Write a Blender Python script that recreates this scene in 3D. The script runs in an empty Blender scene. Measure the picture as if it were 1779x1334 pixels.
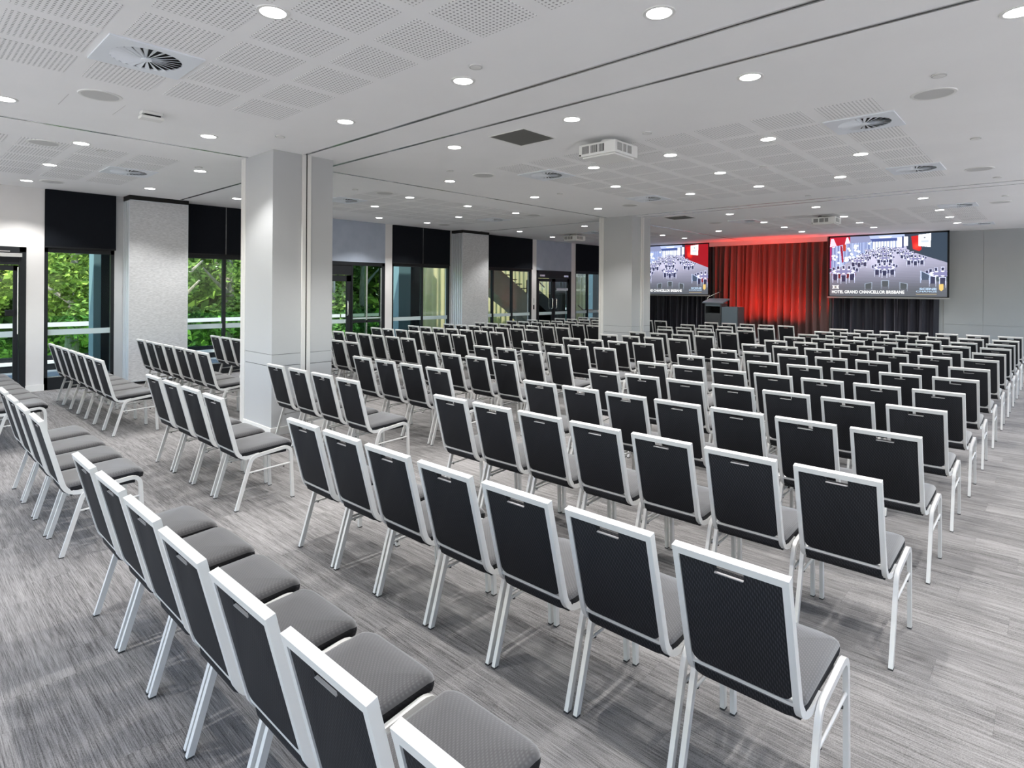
import bpy, bmesh, math, random
import numpy as np
from mathutils import Vector, Matrix

random.seed(7)
S = bpy.context.scene
COL = S.collection

# ------------------------------------------------------------------ camera
CAM_H, CAM_F, CAM_CX, CAM_CY = 1.85, 1025.0, 889.5, 503.0
yaw, roll = math.radians(42.76), math.radians(0.40)
cF = Vector((-math.sin(yaw), math.cos(yaw), 0))
cR0 = Vector((math.cos(yaw), math.sin(yaw), 0)); cU0 = Vector((0, 0, 1))
cR = cR0*math.cos(roll) + cU0*math.sin(roll)
cU = cU0*math.cos(roll) - cR0*math.sin(roll)
cam = bpy.data.cameras.new('camera'); camo = bpy.data.objects.new('camera', cam); COL.objects.link(camo)
cam.sensor_fit = 'HORIZONTAL'; cam.sensor_width = 36.0
cam.lens = CAM_F/1779.0*36.0
cam.shift_y = -(667.0-CAM_CY)/1779.0
cam.clip_start = 0.05; cam.clip_end = 300
m = Matrix((cR, cU, -cF)).transposed().to_4x4(); m.translation = Vector((0, 0, CAM_H))
camo.matrix_world = m
S.camera = camo

def project(p):
    v = Vector(p) - Vector((0, 0, CAM_H)); d = v.dot(cF)
    if d < 0.05: return None
    return (CAM_CX + CAM_F*v.dot(cR)/d, CAM_CY - CAM_F*v.dot(cU)/d, d)

# ------------------------------------------------------------------ world, sun, exposure
SKY_STRENGTH, SUN_STRENGTH, SPOT_W, EXPOSURE = 0.70, 8.5, 100.0, 0.22
W = bpy.data.worlds.new('world'); S.world = W; W.use_nodes = True
wn = W.node_tree; bgn = wn.nodes['Background']
sky = wn.nodes.new('ShaderNodeTexSky'); sky.sky_type = 'NISHITA'; sky.sun_disc = False
sky.sun_elevation = math.radians(58); sky.sun_rotation = math.radians(155)
wn.links.new(sky.outputs[0], bgn.inputs[0]); bgn.inputs[1].default_value = SKY_STRENGTH
sl = bpy.data.lights.new('sun', 'SUN'); sl.energy = SUN_STRENGTH; sl.angle = math.radians(1.0); sl.color = (1, .95, .86)
so = bpy.data.objects.new('sun', sl); COL.objects.link(so)
so.rotation_euler = Vector((0.25, -0.55, 0.80)).to_track_quat('Z', 'Y').to_euler()
S.view_settings.view_transform = 'Standard'; S.view_settings.look = 'None'
S.view_settings.gamma = 1.0; S.view_settings.exposure = EXPOSURE; S.view_settings.use_curve_mapping = False

# ------------------------------------------------------------------ materials
def mat(name, col=(.5, .5, .5), rough=.6, metal=0.0, spec=.5, emit=None, estr=0.0, sheen=0.0):
    M = bpy.data.materials.new(name); M.use_nodes = True
    b = M.node_tree.nodes['Principled BSDF']
    b.inputs['Base Color'].default_value = (*col, 1); b.inputs['Roughness'].default_value = rough
    b.inputs['Metallic'].default_value = metal; b.inputs['Specular IOR Level'].default_value = spec
    if emit: b.inputs['Emission Color'].default_value = (*emit, 1); b.inputs['Emission Strength'].default_value = estr
    if sheen: b.inputs['Sheen Weight'].default_value = sheen
    return M
def N(M, t, **kw):
    n = M.node_tree.nodes.new(t)
    for k, v in kw.items(): setattr(n, k, v)
    return n
def Lk(M, a, b): M.node_tree.links.new(a, b)
def bsdf(M): return M.node_tree.nodes['Principled BSDF']
def mathn(M, op, a, b=None):
    n = N(M, 'ShaderNodeMath', operation=op)
    for i, x in enumerate((a, b)):
        if x is None: continue
        if isinstance(x, (int, float)): n.inputs[i].default_value = x
        else: Lk(M, x, n.inputs[i])
    return n.outputs[0]
def noise_tint(M, c1, c2, scale=(1, 1, 1), nscale=5, detail=3, coord='Object', bump=0.0, bscale=None, lo=.35, hi=.65):
    tc = N(M, 'ShaderNodeTexCoord'); mp = N(M, 'ShaderNodeMapping'); mp.inputs['Scale'].default_value = scale
    Lk(M, tc.outputs[coord], mp.inputs[0])
    nz = N(M, 'ShaderNodeTexNoise'); nz.inputs['Scale'].default_value = nscale; nz.inputs['Detail'].default_value = detail
    Lk(M, mp.outputs[0], nz.inputs['Vector'])
    r = N(M, 'ShaderNodeValToRGB'); r.color_ramp.elements[0].color = (*c1, 1); r.color_ramp.elements[1].color = (*c2, 1)
    r.color_ramp.elements[0].position = lo; r.color_ramp.elements[1].position = hi
    Lk(M, nz.outputs[0], r.inputs[0]); Lk(M, r.outputs[0], bsdf(M).inputs['Base Color'])
    if bump:
        bp = N(M, 'ShaderNodeBump'); bp.inputs['Strength'].default_value = bump; bp.inputs['Distance'].default_value = .003
        Lk(M, nz.outputs[0], bp.inputs['Height']); Lk(M, bp.outputs[0], bsdf(M).inputs['Normal'])
    return M

m_ceil = noise_tint(mat('ceiling_plaster', rough=.85), (.90, .90, .90), (.92, .92, .92), nscale=1.5)
m_wall = noise_tint(mat('wall_paint', rough=.75), (.70, .69, .685), (.74, .73, .725), nscale=1.2)
m_wallhead = noise_tint(mat('wall_panel_fabric', rough=.8), (.36, .41, .50), (.40, .45, .54), nscale=3)
m_stagewall = noise_tint(mat('stage_wall_paint', rough=.55), (.34, .36, .37), (.365, .385, .395), nscale=.8)
m_column = noise_tint(mat('column_paint', rough=.6), (.46, .47, .48), (.49, .50, .51), nscale=.8)
m_skirt = mat('skirting_white', (.78, .77, .75), .5)
m_alu = mat('satin_aluminium', (.80, .81, .82), .22, .9)
m_edge = mat('panel_edge', (.62, .66, .70), .45, .15)
m_bar = mat('screen_bar', (.30, .31, .31), .45)
m_trim = mat('handle_metal', (.40, .39, .39), .45, .4)
m_jamb = mat('jamb_white', (.72, .71, .69), .4, .1)
m_black = mat('black_metal', (.008, .009, .011), .5, spec=.3)
m_frame = mat('dark_window_frame', (.012, .014, .017), .5, spec=.3)
m_blind = noise_tint(mat('blind_fabric', rough=.9, spec=.15), (.006, .0075, .011), (.009, .011, .015), scale=(1, 30, 1), nscale=8)
m_white = mat('white_plastic', (.80, .80, .78), .45)
m_offwhite = mat('diffuser_paint', (.84, .88, .93), .4)
m_backing = mat('carpet_backing', (.10, .10, .10), .9)
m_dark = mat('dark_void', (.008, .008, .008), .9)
m_greypanel = noise_tint(mat('return_air_mesh', rough=.8), (.12, .12, .11), (.15, .15, .14), nscale=200)
m_grille = mat('speaker_grille', (.58, .58, .57), .7)
m_lens = mat('downlight_lens', (.9, .9, .9), .4, emit=(1, .985, .965), estr=14)
m_silver = mat('chair_frame_silver', (.67, .665, .65), .38, .2)
m_rubber = mat('foot_rubber', (.03, .03, .03), .7)
m_concrete = noise_tint(mat('terrace_paver', rough=.7), (.09, .105, .12), (.13, .145, .16), nscale=6)
m_teal = mat('post_teal_grey', (.10, .17, .19), .6)
m_whitepaint = mat('white_band', (.85, .88, .88), .5)
m_stair = noise_tint(mat('stair_soffit', rough=.7), (.42, .41, .33), (.48, .47, .39), nscale=2)
m_lectern = mat('lectern_laminate', (.045, .05, .055), .45)
m_lecgrey = mat('lectern_grey', (.10, .13, .155), .45)
m_timber = noise_tint(mat('timber_brown', rough=.5), (.20, .09, .04), (.28, .13, .06), scale=(1, 1, 12), nscale=6)

# perforated plasterboard: round holes on a 32 mm grid
m_perf = mat('perforated_plasterboard', (.8, .8, .8), .85)
tc = N(m_perf, 'ShaderNodeTexCoord'); sx = N(m_perf, 'ShaderNodeSeparateXYZ'); Lk(m_perf, tc.outputs['Object'], sx.inputs[0])
def cell(M, o, p):
    f = mathn(M, 'FRACT', mathn(M, 'ADD', mathn(M, 'DIVIDE', o, p), 100.0))
    d = mathn(M, 'SUBTRACT', f, .5); return mathn(M, 'MULTIPLY', d, d)
dist = mathn(m_perf, 'SQRT', mathn(m_perf, 'ADD', cell(m_perf, sx.outputs[0], .032), cell(m_perf, sx.outputs[1], .032)))
hole = mathn(m_perf, 'LESS_THAN', dist, .25)
mx = N(m_perf, 'ShaderNodeMix', data_type='RGBA'); Lk(m_perf, hole, mx.inputs[0])
mx.inputs[6].default_value = (.91, .91, .91, 1); mx.inputs[7].default_value = (.38, .38, .38, 1)
Lk(m_perf, mx.outputs[2], bsdf(m_perf).inputs['Base Color'])

# chair upholstery: ribbed weave
def fabric(name, c1, c2, sheen):
    M = mat(name, c1, .75, spec=.25, sheen=sheen)
    tc = N(M, 'ShaderNodeTexCoord'); oi = N(M, 'ShaderNodeObjectInfo')
    mp = N(M, 'ShaderNodeMapping'); mp.inputs['Scale'].default_value = (1, 1, 1); Lk(M, tc.outputs['Object'], mp.inputs[0])
    wv = N(M, 'ShaderNodeTexWave', bands_direction='X'); wv.inputs['Scale'].default_value = 42; Lk(M, mp.outputs[0], wv.inputs[0])
    wv2 = N(M, 'ShaderNodeTexWave', bands_direction='DIAGONAL'); wv2.inputs['Scale'].default_value = 36; Lk(M, mp.outputs[0], wv2.inputs[0])
    mm = mathn(M, 'MULTIPLY', wv.outputs['Fac'], wv2.outputs['Fac'])
    mx = N(M, 'ShaderNodeMix', data_type='RGBA'); Lk(M, mm, mx.inputs[0])
    mx.inputs[6].default_value = (*c1, 1); mx.inputs[7].default_value = (*c2, 1)
    hs = N(M, 'ShaderNodeHueSaturation'); Lk(M, mx.outputs[2], hs.inputs['Color'])
    Lk(M, mathn(M, 'ADD', mathn(M, 'MULTIPLY', oi.outputs['Random'], .35), .82), hs.inputs['Value'])
    Lk(M, hs.outputs[0], bsdf(M).inputs['Base Color'])
    bp = N(M, 'ShaderNodeBump'); bp.inputs['Strength'].default_value = .2; bp.inputs['Distance'].default_value = .001
    Lk(M, mm, bp.inputs['Height']); Lk(M, bp.outputs[0], bsdf(M).inputs['Normal'])
    return M
m_backfab = fabric('back_upholstery_black', (.007, .007, .0085), (.031, .031, .036), .0)
m_seatfab = fabric('seat_upholstery_toplit', (.062, .060, .062), (.105, .102, .104), .6)  # black fabric, overhead light on the seat tops put into its tone

# carpet planks, 1.0 x 0.25 m, streaked along X
PY0, PW, PL = 0.17, 0.25, 1.0
m_carpet = mat('carpet_plank', (.4, .4, .4), .95, spec=.1)
def build_carpet(M):
    g = N(M, 'ShaderNodeNewGeometry'); s = N(M, 'ShaderNodeSeparateXYZ'); Lk(M, g.outputs['Position'], s.inputs[0])
    row = mathn(M, 'FLOOR', mathn(M, 'DIVIDE', mathn(M, 'SUBTRACT', s.outputs[1], PY0), PW))
    wr = N(M, 'ShaderNodeTexWhiteNoise', noise_dimensions='1D')
    off = mathn(M, 'MULTIPLY', mathn(M, 'MODULO', mathn(M, 'ADD', mathn(M, 'MULTIPLY', row, 3.0), 4000.0), 4.0), .25)
    colx = mathn(M, 'FLOOR', mathn(M, 'SUBTRACT', s.outputs[0], mathn(M, 'ADD', off, -.19)))
    idv = mathn(M, 'ADD', mathn(M, 'MULTIPLY', row, 57.31), mathn(M, 'MULTIPLY', colx, 13.77)); Lk(M, idv, wr.inputs['W'])
    cb = N(M, 'ShaderNodeCombineXYZ'); Lk(M, s.outputs[0], cb.inputs[0]); Lk(M, s.outputs[1], cb.inputs[1]); Lk(M, mathn(M, 'MULTIPLY', wr.outputs[0], 40.0), cb.inputs[2])
    def streak(sx_, sy_, det, rough=.55):
        mp = N(M, 'ShaderNodeMapping'); mp.inputs['Scale'].default_value = (sx_, sy_, 1); Lk(M, cb.outputs[0], mp.inputs[0])
        nz = N(M, 'ShaderNodeTexNoise'); nz.inputs['Scale'].default_value = 1; nz.inputs['Detail'].default_value = det; nz.inputs['Roughness'].default_value = rough
        Lk(M, mp.outputs[0], nz.inputs['Vector']); return nz.outputs[0]
    a = streak(6.5, 230, 2, .55); b = streak(1.2, 30, 2); c = streak(260, 260, 1)
    v = mathn(M, 'ADD', mathn(M, 'MULTIPLY', a, .58), mathn(M, 'ADD', mathn(M, 'MULTIPLY', b, .27), mathn(M, 'MULTIPLY', c, .34)))
    v = mathn(M, 'ADD', v, mathn(M, 'MULTIPLY', wr.outputs[0], .07))
    r = N(M, 'ShaderNodeValToRGB'); e = r.color_ramp.elements
    e[0].position = .46; e[0].color = (.085, .08, .078, 1); e[1].position = .80; e[1].color = (.36, .345, .338, 1)
    e2 = r.color_ramp.elements.new(.56); e2.color = (.17, .163, .16, 1); e3 = r.color_ramp.elements.new(.65); e3.color = (.25, .24, .236, 1)
    Lk(M, v, r.inputs[0]); Lk(M, r.outputs[0], bsdf(M).inputs['Base Color'])
    bp = N(M, 'ShaderNodeBump'); bp.inputs['Strength'].default_value = .5; bp.inputs['Distance'].default_value = .002
    Lk(M, c, bp.inputs['Height']); Lk(M, bp.outputs[0], bsdf(M).inputs['Normal'])
build_carpet(m_carpet)

# operable wall fabric face
m_wallfab = noise_tint(mat('woven_grey_panel', rough=.9), (.48, .49, .505), (.66, .67, .685), scale=(6, 6, 45), nscale=3, detail=4, bump=.2)

def glass_mat(name, tint, refl=1.0):
    M = bpy.data.materials.new(name); M.use_nodes = True; nt = M.node_tree; nt.nodes.remove(nt.nodes['Principled BSDF'])
    tr = nt.nodes.new('ShaderNodeBsdfTransparent'); tr.inputs[0].default_value = (*tint, 1)
    gl = nt.nodes.new('ShaderNodeBsdfGlossy'); gl.inputs['Roughness'].default_value = .02
    fr = nt.nodes.new('ShaderNodeFresnel'); fr.inputs[0].default_value = 1.35
    mm = nt.nodes.new('ShaderNodeMath'); mm.operation = 'MULTIPLY'; mm.inputs[1].default_value = refl; nt.links.new(fr.outputs[0], mm.inputs[0])
    mx = nt.nodes.new('ShaderNodeMixShader'); nt.links.new(mm.outputs[0], mx.inputs[0]); nt.links.new(tr.outputs[0], mx.inputs[1]); nt.links.new(gl.outputs[0], mx.inputs[2])
    nt.links.new(mx.outputs[0], nt.nodes['Material Output'].inputs[0]); return M
m_glass = glass_mat('window_glass', (.93, .97, .96), .4)
m_tint = glass_mat('tinted_glass', (.42, .52, .47), .4)
m_balglass = glass_mat('balustrade_glass', (.74, .90, .86), .5)

def velvet(name, c, rough=.7, sheen=.6, stint=(1, 1, 1)):
    M = mat(name, c, rough, spec=.2, sheen=sheen); bsdf(M).inputs['Sheen Roughness'].default_value = .35
    bsdf(M).inputs['Sheen Tint'].default_value = (*stint, 1)
    return M
m_redlitvelvet = velvet('red_lit_velvet', (.16, .09, .085), .6, .2, (1, .8, .7))  # dark velvet, part of the red wash put into its colour
m_blackvelvet = velvet('black_velvet', (.022, .022, .030), .5, .9, (.75, .75, .9))

def translucent(name, c1, c2, attr=False, tw=.45):
    M = bpy.data.materials.new(name); M.use_nodes = True; nt = M.node_tree; nt.nodes.remove(nt.nodes['Principled BSDF'])
    d = nt.nodes.new('ShaderNodeBsdfDiffuse'); t = nt.nodes.new('ShaderNodeBsdfTranslucent'); mx = nt.nodes.new('ShaderNodeMixShader'); mx.inputs[0].default_value = tw
    if attr:
        a = nt.nodes.new('ShaderNodeVertexColor'); a.layer_name = 'Col'
        nt.links.new(a.outputs[0], d.inputs[0]); nt.links.new(a.outputs[0], t.inputs[0])
    else:
        d.inputs[0].default_value = (*c1, 1); t.inputs[0].default_value = (*c2, 1)
    nt.links.new(d.outputs[0], mx.inputs[1]); nt.links.new(t.outputs[0], mx.inputs[2]); nt.links.new(mx.outputs[0], nt.nodes['Material Output'].inputs[0]); return M
m_leaf = translucent('leaves', None, None, True, .4)
m_sheer = translucent('sheer_curtain', (.66, .60, .38), (.78, .72, .48), False, .5)
nt_ = m_sheer.node_tree; tp_ = nt_.nodes.new('ShaderNodeBsdfTransparent'); ms_ = nt_.nodes.new('ShaderNodeMixShader'); ms_.inputs[0].default_value = .30
src_ = nt_.nodes['Material Output'].inputs[0].links[0].from_socket; nt_.links.new(src_, ms_.inputs[1]); nt_.links.new(tp_.outputs[0], ms_.inputs[2]); nt_.links.new(ms_.outputs[0], nt_.nodes['Material Output'].inputs[0])
m_bark = noise_tint(mat('bark', rough=.9), (.20, .17, .13), (.34, .31, .26), scale=(3, 3, 1), nscale=5)
m_grass = noise_tint(mat('lawn', rough=.95), (.16, .28, .06), (.26, .38, .10), nscale=.8)
m_path = noise_tint(mat('pale_path', rough=.9), (.55, .52, .47), (.66, .63, .58), nscale=1)

# ------------------------------------------------------------------ mesh helpers
class MB:
    def __init__(s): s.v = []; s.f = []; s.mi = []
    def add(s, vs, fs, mi=0):
        o = len(s.v); s.v += [tuple(x) for x in vs]; s.f += [tuple(o+i for i in f) for f in fs]; s.mi += [mi]*len(fs); return s
    def box(s, x0, x1, y0, y1, z0, z1, mi=0):
        return s.add([(x0,y0,z0),(x1,y0,z0),(x1,y1,z0),(x0,y1,z0),(x0,y0,z1),(x1,y0,z1),(x1,y1,z1),(x0,y1,z1)],
                     [(0,3,2,1),(4,5,6,7),(0,1,5,4),(1,2,6,5),(2,3,7,6),(3,0,4,7)], mi)
    def sweep(s, pts, a, b, side, mi=0, caps=True):
        pts = [Vector(p) for p in pts]; side = Vector(side).normalized(); n = len(pts); o = []
        for i, p in enumerate(pts):
            t = (pts[min(i+1, n-1)] - pts[max(i-1, 0)]).normalized(); nn = t.cross(side).normalized(); sd = nn.cross(t)
            if 0 < i < n-1:
                t1 = (pts[i]-pts[i-1]).normalized(); c = max(.5, t.dot(t1)); bb = b/c
            else: bb = b
            o += [p+sd*a+nn*bb, p-sd*a+nn*bb, p-sd*a-nn*bb, p+sd*a-nn*bb]
        f = []
        for i in range(n-1):
            for k in range(4): f.append((i*4+k, i*4+(k+1) % 4, (i+1)*4+(k+1) % 4, (i+1)*4+k))
        if caps: f += [(3,2,1,0), tuple((n-1)*4+k for k in range(4))]
        return s.add(o, f, mi)
    def tube(s, pts, r, n=8, mi=0):
        pts = [Vector(p) for p in pts]; o = []; L = len(pts); rr = r if isinstance(r, (list, tuple)) else [r]*L
        ref = Vector((0, 0, 1))
        for i, p in enumerate(pts):
            t = (pts[min(i+1, L-1)]-pts[max(i-1, 0)]).normalized()
            if abs(t.dot(ref)) > .95: ref = Vector((1, 0, 0))
            u = t.cross(ref).normalized(); w = t.cross(u)
            o += [p+(u*math.cos(2*math.pi*k/n)+w*math.sin(2*math.pi*k/n))*rr[i] for k in range(n)]
        f = []
        for i in range(L-1):
            for k in range(n): f.append((i*n+k, i*n+(k+1) % n, (i+1)*n+(k+1) % n, (i+1)*n+k))
        f += [tuple(range(n))[::-1], tuple((L-1)*n+k for k in range(n))]
        return s.add(o, f, mi)
    def lathe(s, prof, n=24, c=(0, 0, 0), mi=0):
        o = []; f = []
        for (r, z) in prof: o += [(c[0]+r*math.cos(2*math.pi*k/n), c[1]+r*math.sin(2*math.pi*k/n), c[2]+z) for k in range(n)]
        for i in range(len(prof)-1):
            for k in range(n): f.append((i*n+k, i*n+(k+1) % n, (i+1)*n+(k+1) % n, (i+1)*n+k))
        f += [tuple(range(n))[::-1], tuple((len(prof)-1)*n+k for k in range(n))]
        return s.add(o, f, mi)
    def prism(s, poly, fn, d0, d1, mi=0):      # poly of 2D points, fn(u,v,d) -> xyz
        n = len(poly); o = [fn(u, v, d0) for u, v in poly]+[fn(u, v, d1) for u, v in poly]
        f = [tuple(range(n))[::-1], tuple(range(n, 2*n))]+[(i, (i+1) % n, n+(i+1) % n, n+i) for i in range(n)]
        return s.add(o, f, mi)
    def mesh(s, name, mats, smooth=None, bevel=0):
        me = bpy.data.meshes.new(name); me.from_pydata(s.v, [], s.f)
        for x in (mats if isinstance(mats, (list, tuple)) else [mats]): me.materials.append(x)
        me.polygons.foreach_set('material_index', s.mi)
        bm = bmesh.new(); bm.from_mesh(me); bmesh.ops.recalc_face_normals(bm, faces=bm.faces)
        if bevel:
            es = [e for e in bm.edges if len(e.link_faces) == 2 and e.calc_face_angle(0) > .6]
            bmesh.ops.bevel(bm, geom=es, offset=bevel, segments=2, affect='EDGES', profile=.6)
        bm.to_mesh(me); bm.free()
        if smooth:
            me.polygons.foreach_set('use_smooth', [True]*len(me.polygons)); me.set_sharp_from_angle(angle=smooth)
        return me
def put(name, me, parent=None, loc=None, rot=None):
    o = bpy.data.objects.new(name, me); COL.objects.link(o)
    if parent is not None: o.parent = parent
    if loc is not None: o.location = loc
    if rot is not None: o.rotation_euler = rot
    return o
def tag(o, label=None, cat=None, group=None, kind=None):
    if label: o['label'] = label
    if cat: o['category'] = cat
    if group: o['group'] = group
    if kind: o['kind'] = kind
    return o
def thing(name, label, cat, loc=(0, 0, 0), rz=0, group=None):
    o = bpy.data.objects.new(name, None); COL.objects.link(o); o.location = loc; o.rotation_euler = (0, 0, rz); o.empty_display_size = .1
    return tag(o, label, cat, group)
def part(name, mb, mats, parent, smooth=None, bevel=0, **kw): return put(name, mb.mesh(name, mats, smooth, bevel), parent, **kw)
def struct(name, mb, mats, **kw): return tag(put(name, mb.mesh(name, mats), **kw), kind='structure')
def copy_tree(o, parent=None):
    c = o.copy(); COL.objects.link(c); c.parent = parent
    for ch in o.children: copy_tree(ch, c)
    return c
def fillet(pts, rad, n=5):
    pts = [Vector(p) for p in pts]; out = [pts[0]]
    for i in range(1, len(pts)-1):
        r = rad[i-1] if isinstance(rad, (list, tuple)) else rad
        a = (pts[i-1]-pts[i]).normalized(); b = (pts[i+1]-pts[i]).normalized()
        p0 = pts[i]+a*r; p1 = pts[i]+b*r
        for k in range(n+1):
            t = k/n; out.append(p0*(1-t)**2+pts[i]*2*t*(1-t)+p1*t*t)
    out.append(pts[-1]); return out
ORD = ['zeroth','first','second','third','fourth','fifth','sixth','seventh','eighth','ninth','tenth','eleventh','twelfth','thirteenth','fourteenth']

# ------------------------------------------------------------------ the room
CZ, WX, SY = 3.58, -13.2, 20.7         # ceiling height, window wall, stage wall
BX, BY = 3.2, -4.5                      # unseen right and back walls
struct('ceiling', MB().box(WX-1.6, BX+.3, BY-.3, SY+.4, CZ, CZ+.35), m_ceil)
ceiling = bpy.data.objects['ceiling']
floor = struct('floor', MB().box(WX-.25, BX+.3, BY-.3, SY+.4, -.3, -.006), m_backing)
struct('wall_front', MB().box(WX-.2, BX+.2, SY, SY+.3, 0, CZ), m_stagewall)
wr_ = struct('wall_right', MB().box(BX, BX+.2, BY, SY, 3.0, CZ), m_wall)  # unseen wall, openings added and sized to fill the room with daylight
part('wall_sill', MB().box(BX, BX+.2, BY, SY, 0, .6), m_wall, wr_)
part('wall_sill', MB().box(BX, BX+.2, BY, 9.0, .6, 1.45), m_wall, wr_); part('wall_head', MB().box(BX, BX+.2, BY, 9.0, 2.35, 3.0), m_wall, wr_)
for k in range(10): part('wall_pier', MB().box(BX, BX+.2, BY+k*2.755, BY+k*2.755+.4, .6, 3.0), m_wall, wr_)
struct('side_bounce_paving', MB().box(BX+.2, BX+12, BY-.2, SY+6, -.3, -.05), m_path)  # unseen pale ground added to bounce sun through the right openings
wb = struct('wall_back', MB().box(WX-.2, BX+.2, BY-.2, BY, 3.15, CZ), m_wall)  # wide openings added in this unseen wall for daylight fill
part('wall_sill', MB().box(WX-.2, BX+.2, BY-.2, BY, 0, .12), m_wall, wb)
for k in range(7): part('wall_pier', MB().box(WX-.2+k*2.76, WX+.15+k*2.76, BY-.2, BY, .12, 3.15), m_wall, wb)
struct('back_bounce_paving', MB().box(WX-4, BX+12, BY-14, BY-.2, -.3, -.05), m_path)  # unseen paving added to bounce sunlight up to the ceiling
# wall panels of the stage wall beside the right screen
wf = bpy.data.objects['wall_front']
for (a, b) in ((-2.38, -1.50), (-1.494, -.40), (-.394, .70), (.706, 1.8)):
    part('wall_panel', MB().box(a, b, SY-.02, SY, .96, CZ), m_stagewall, wf, bevel=.002)
    part('wall_panel', MB().box(a, b, SY-.02, SY, .14, .954), m_stagewall, wf, bevel=.002)
struct('baseboard_front', MB().box(WX, BX, SY-.018, SY, 0, .13), m_skirt)
# window wall: piers and head panels
wl = struct('wall_left', MB().box(WX-.2, WX, BY, .62, 0, CZ), m_wall)
for (a, b) in ((1.80, 2.05), (6.45, 7.0), (9.27, 9.50), (15.27, 15.51), (17.49, 17.76), (20.0, SY)):
    part('wall_pier', MB().box(WX-.2, WX, a, b, 0, CZ), m_wall, wl)
for (a, b) in ((.62, 1.80), (7.0, 9.27), (15.51, 17.49)):
    part('wall_head_panel', MB().box(WX-.2, WX+.004, a, b, 2.53, CZ), m_wallhead if a > 2 else m_wall, wl)
part('wall_pier', MB().box(WX-.2, WX, 3.11, 4.0, 0, CZ), m_column, wl)
part('wall_pier', MB().box(WX-.2, WX, 11.56, 12.75, 0, CZ), m_column, wl)
for i, (a, b) in enumerate(((1.80, 2.05), (6.45, 7.0), (9.27, 9.50), (15.27, 15.51), (17.49, 17.76))):
    struct('baseboard_left' if i == 0 else 'baseboard_left_%d' % (i+1), MB().box(WX, WX+.014, a-.004, b+.004, 0, .11), m_skirt)

# floor: carpet planks (nearest as single pieces, the rest as one part)
def plank_rects():
    R = []
    for j in range(int((BY-PY0)/PW)-1, int((SY-PY0)/PW)+1):
        y0 = PY0+j*PW; off = -.19+((j*3+4000) % 4)*.25
        for i in range(-16, 5):
            x0 = off+i*PL
            a, b = max(x0, WX), min(x0+PL, BX); c, d = max(y0, BY), min(y0+PW, SY)
            if b-a > .02 and d-c > .02: R.append((a, b, c, d))
    return R
rects = plank_rects(); scored = []
for r in rects:
    cx_, cy_ = (r[0]+r[1])/2, (r[2]+r[3])/2; p = project((cx_, cy_, 0))
    ok = p and -60 < p[0] < 1840 and p[1] < 1400
    scored.append((-(1/p[2]**3) if ok else 1, r))
scored.sort(key=lambda t: t[0])
near = [r for s_, r in scored[:300]]; rest = [r for s_, r in scored[300:]]
G = .0003
pm = {}
for r in near:
    k = (round(r[1]-r[0], 3), round(r[3]-r[2], 3))
    if k not in pm: pm[k] = MB().box(-k[0]/2+G, k[0]/2-G, -k[1]/2+G, k[1]/2-G, -.006, 0).mesh('carpet_plank', m_carpet)
    put('carpet_plank', pm[k], floor, ((r[0]+r[1])/2, (r[2]+r[3])/2, 0))
mb = MB()
for r in rest: mb.box(r[0]+G, r[1]-G, r[2]+G, r[3]-G, -.006, 0)
tag(put('carpet_field', mb.mesh('carpet_field', m_carpet), floor), kind='stuff')

# ceiling tracks of the folding walls
def track(n, x0, x1, y0, y1):
    lx = abs(x1-x0) > abs(y1-y0); c = (y0+y1)/2 if lx else (x0+x1)/2
    o = MB()
    if lx: o.box(x0, x1, c-.008, c+.008, CZ-.003, CZ)
    else: o.box(c-.008, c+.008, y0, y1, CZ-.003, CZ)
    t = struct('trim_%d' % n, o, m_dark)
    for s in (-1, 1):
        q = MB(); a, b = sorted((c+s*.008, c+s*.024))
        if lx: q.box(x0, x1, a, b, CZ-.006, CZ)
        else: q.box(a, b, y0, y1, CZ-.006, CZ)
        part('track_lip', q, m_alu, t)
    return t
tr = [(-7.19, BX, 3.785, 3.785), (-7.98, BX, 4.39, 4.39), (-12.7, -8.13, 4.11, 4.11), (-7.9, -7.9, BY, 3.37), (-7.9, -7.9, 4.25, 11.85),
      (-7.2, BX, 12.27, 12.27), (-7.2, BX, 11.9, 11.9), (-12.7, -8.1, 12.30, 12.30), (-7.9, -7.9, 12.7, SY)]
for i, t in enumerate(tr): track(i+1, *t)

# columns
def column(label, x0, x1, y0, y1, jy):
    t = thing('column', label, 'column', ((x0+x1)/2, (y0+y1)/2, 0)); t['kind'] = 'structure'
    cx_, cy_ = t.location.x, t.location.y
    hx, hy = (x1-x0)/2, (y1-y0)/2
    part('core', MB().box(-hx+.01, hx-.01, -hy+.01, hy-.01, 0, CZ), m_dark, t)
    for (a, b) in ((.10, .862), (.868, 1.01), (1.014, CZ)):
        part('cladding', MB().box(-hx, hx, -hy, hy, a, b), m_column, t, bevel=.003)
    part('skirting', MB().box(-hx-.014, hx+.014, -hy-.014, hy+.014, 0, .10), m_skirt, t, bevel=.003)
    # jamb on the +X face and at the left corner of the -Y face
    jl = jy-cy_
    for s in (-.03, .04):
        part('jamb', MB().box(hx-.01, hx+.022, jl+s-.026, jl+s+.026, 0, CZ), m_jamb, t, bevel=.004)
    part('jamb_gap', MB().box(hx-.01, hx+.008, jl-.004, jl+.014, 0, CZ), m_black, t)
    for k, (a, b, d) in enumerate(((-.07, 0, .02), (-.13, -.074, .012))):
        part('jamb', MB().box(-hx+a, -hx+b, -hy-.006, -hy+.16, 0, CZ), m_jamb, t, bevel=.004)
    return t
column('near square grey column with white jambs, base by middle chairs', -7.98, -7.19, 3.37, 4.20, 3.81)
column('far square grey column standing left of the projection screens', -7.98, -7.20, 11.85, 12.68, 12.28)

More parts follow.
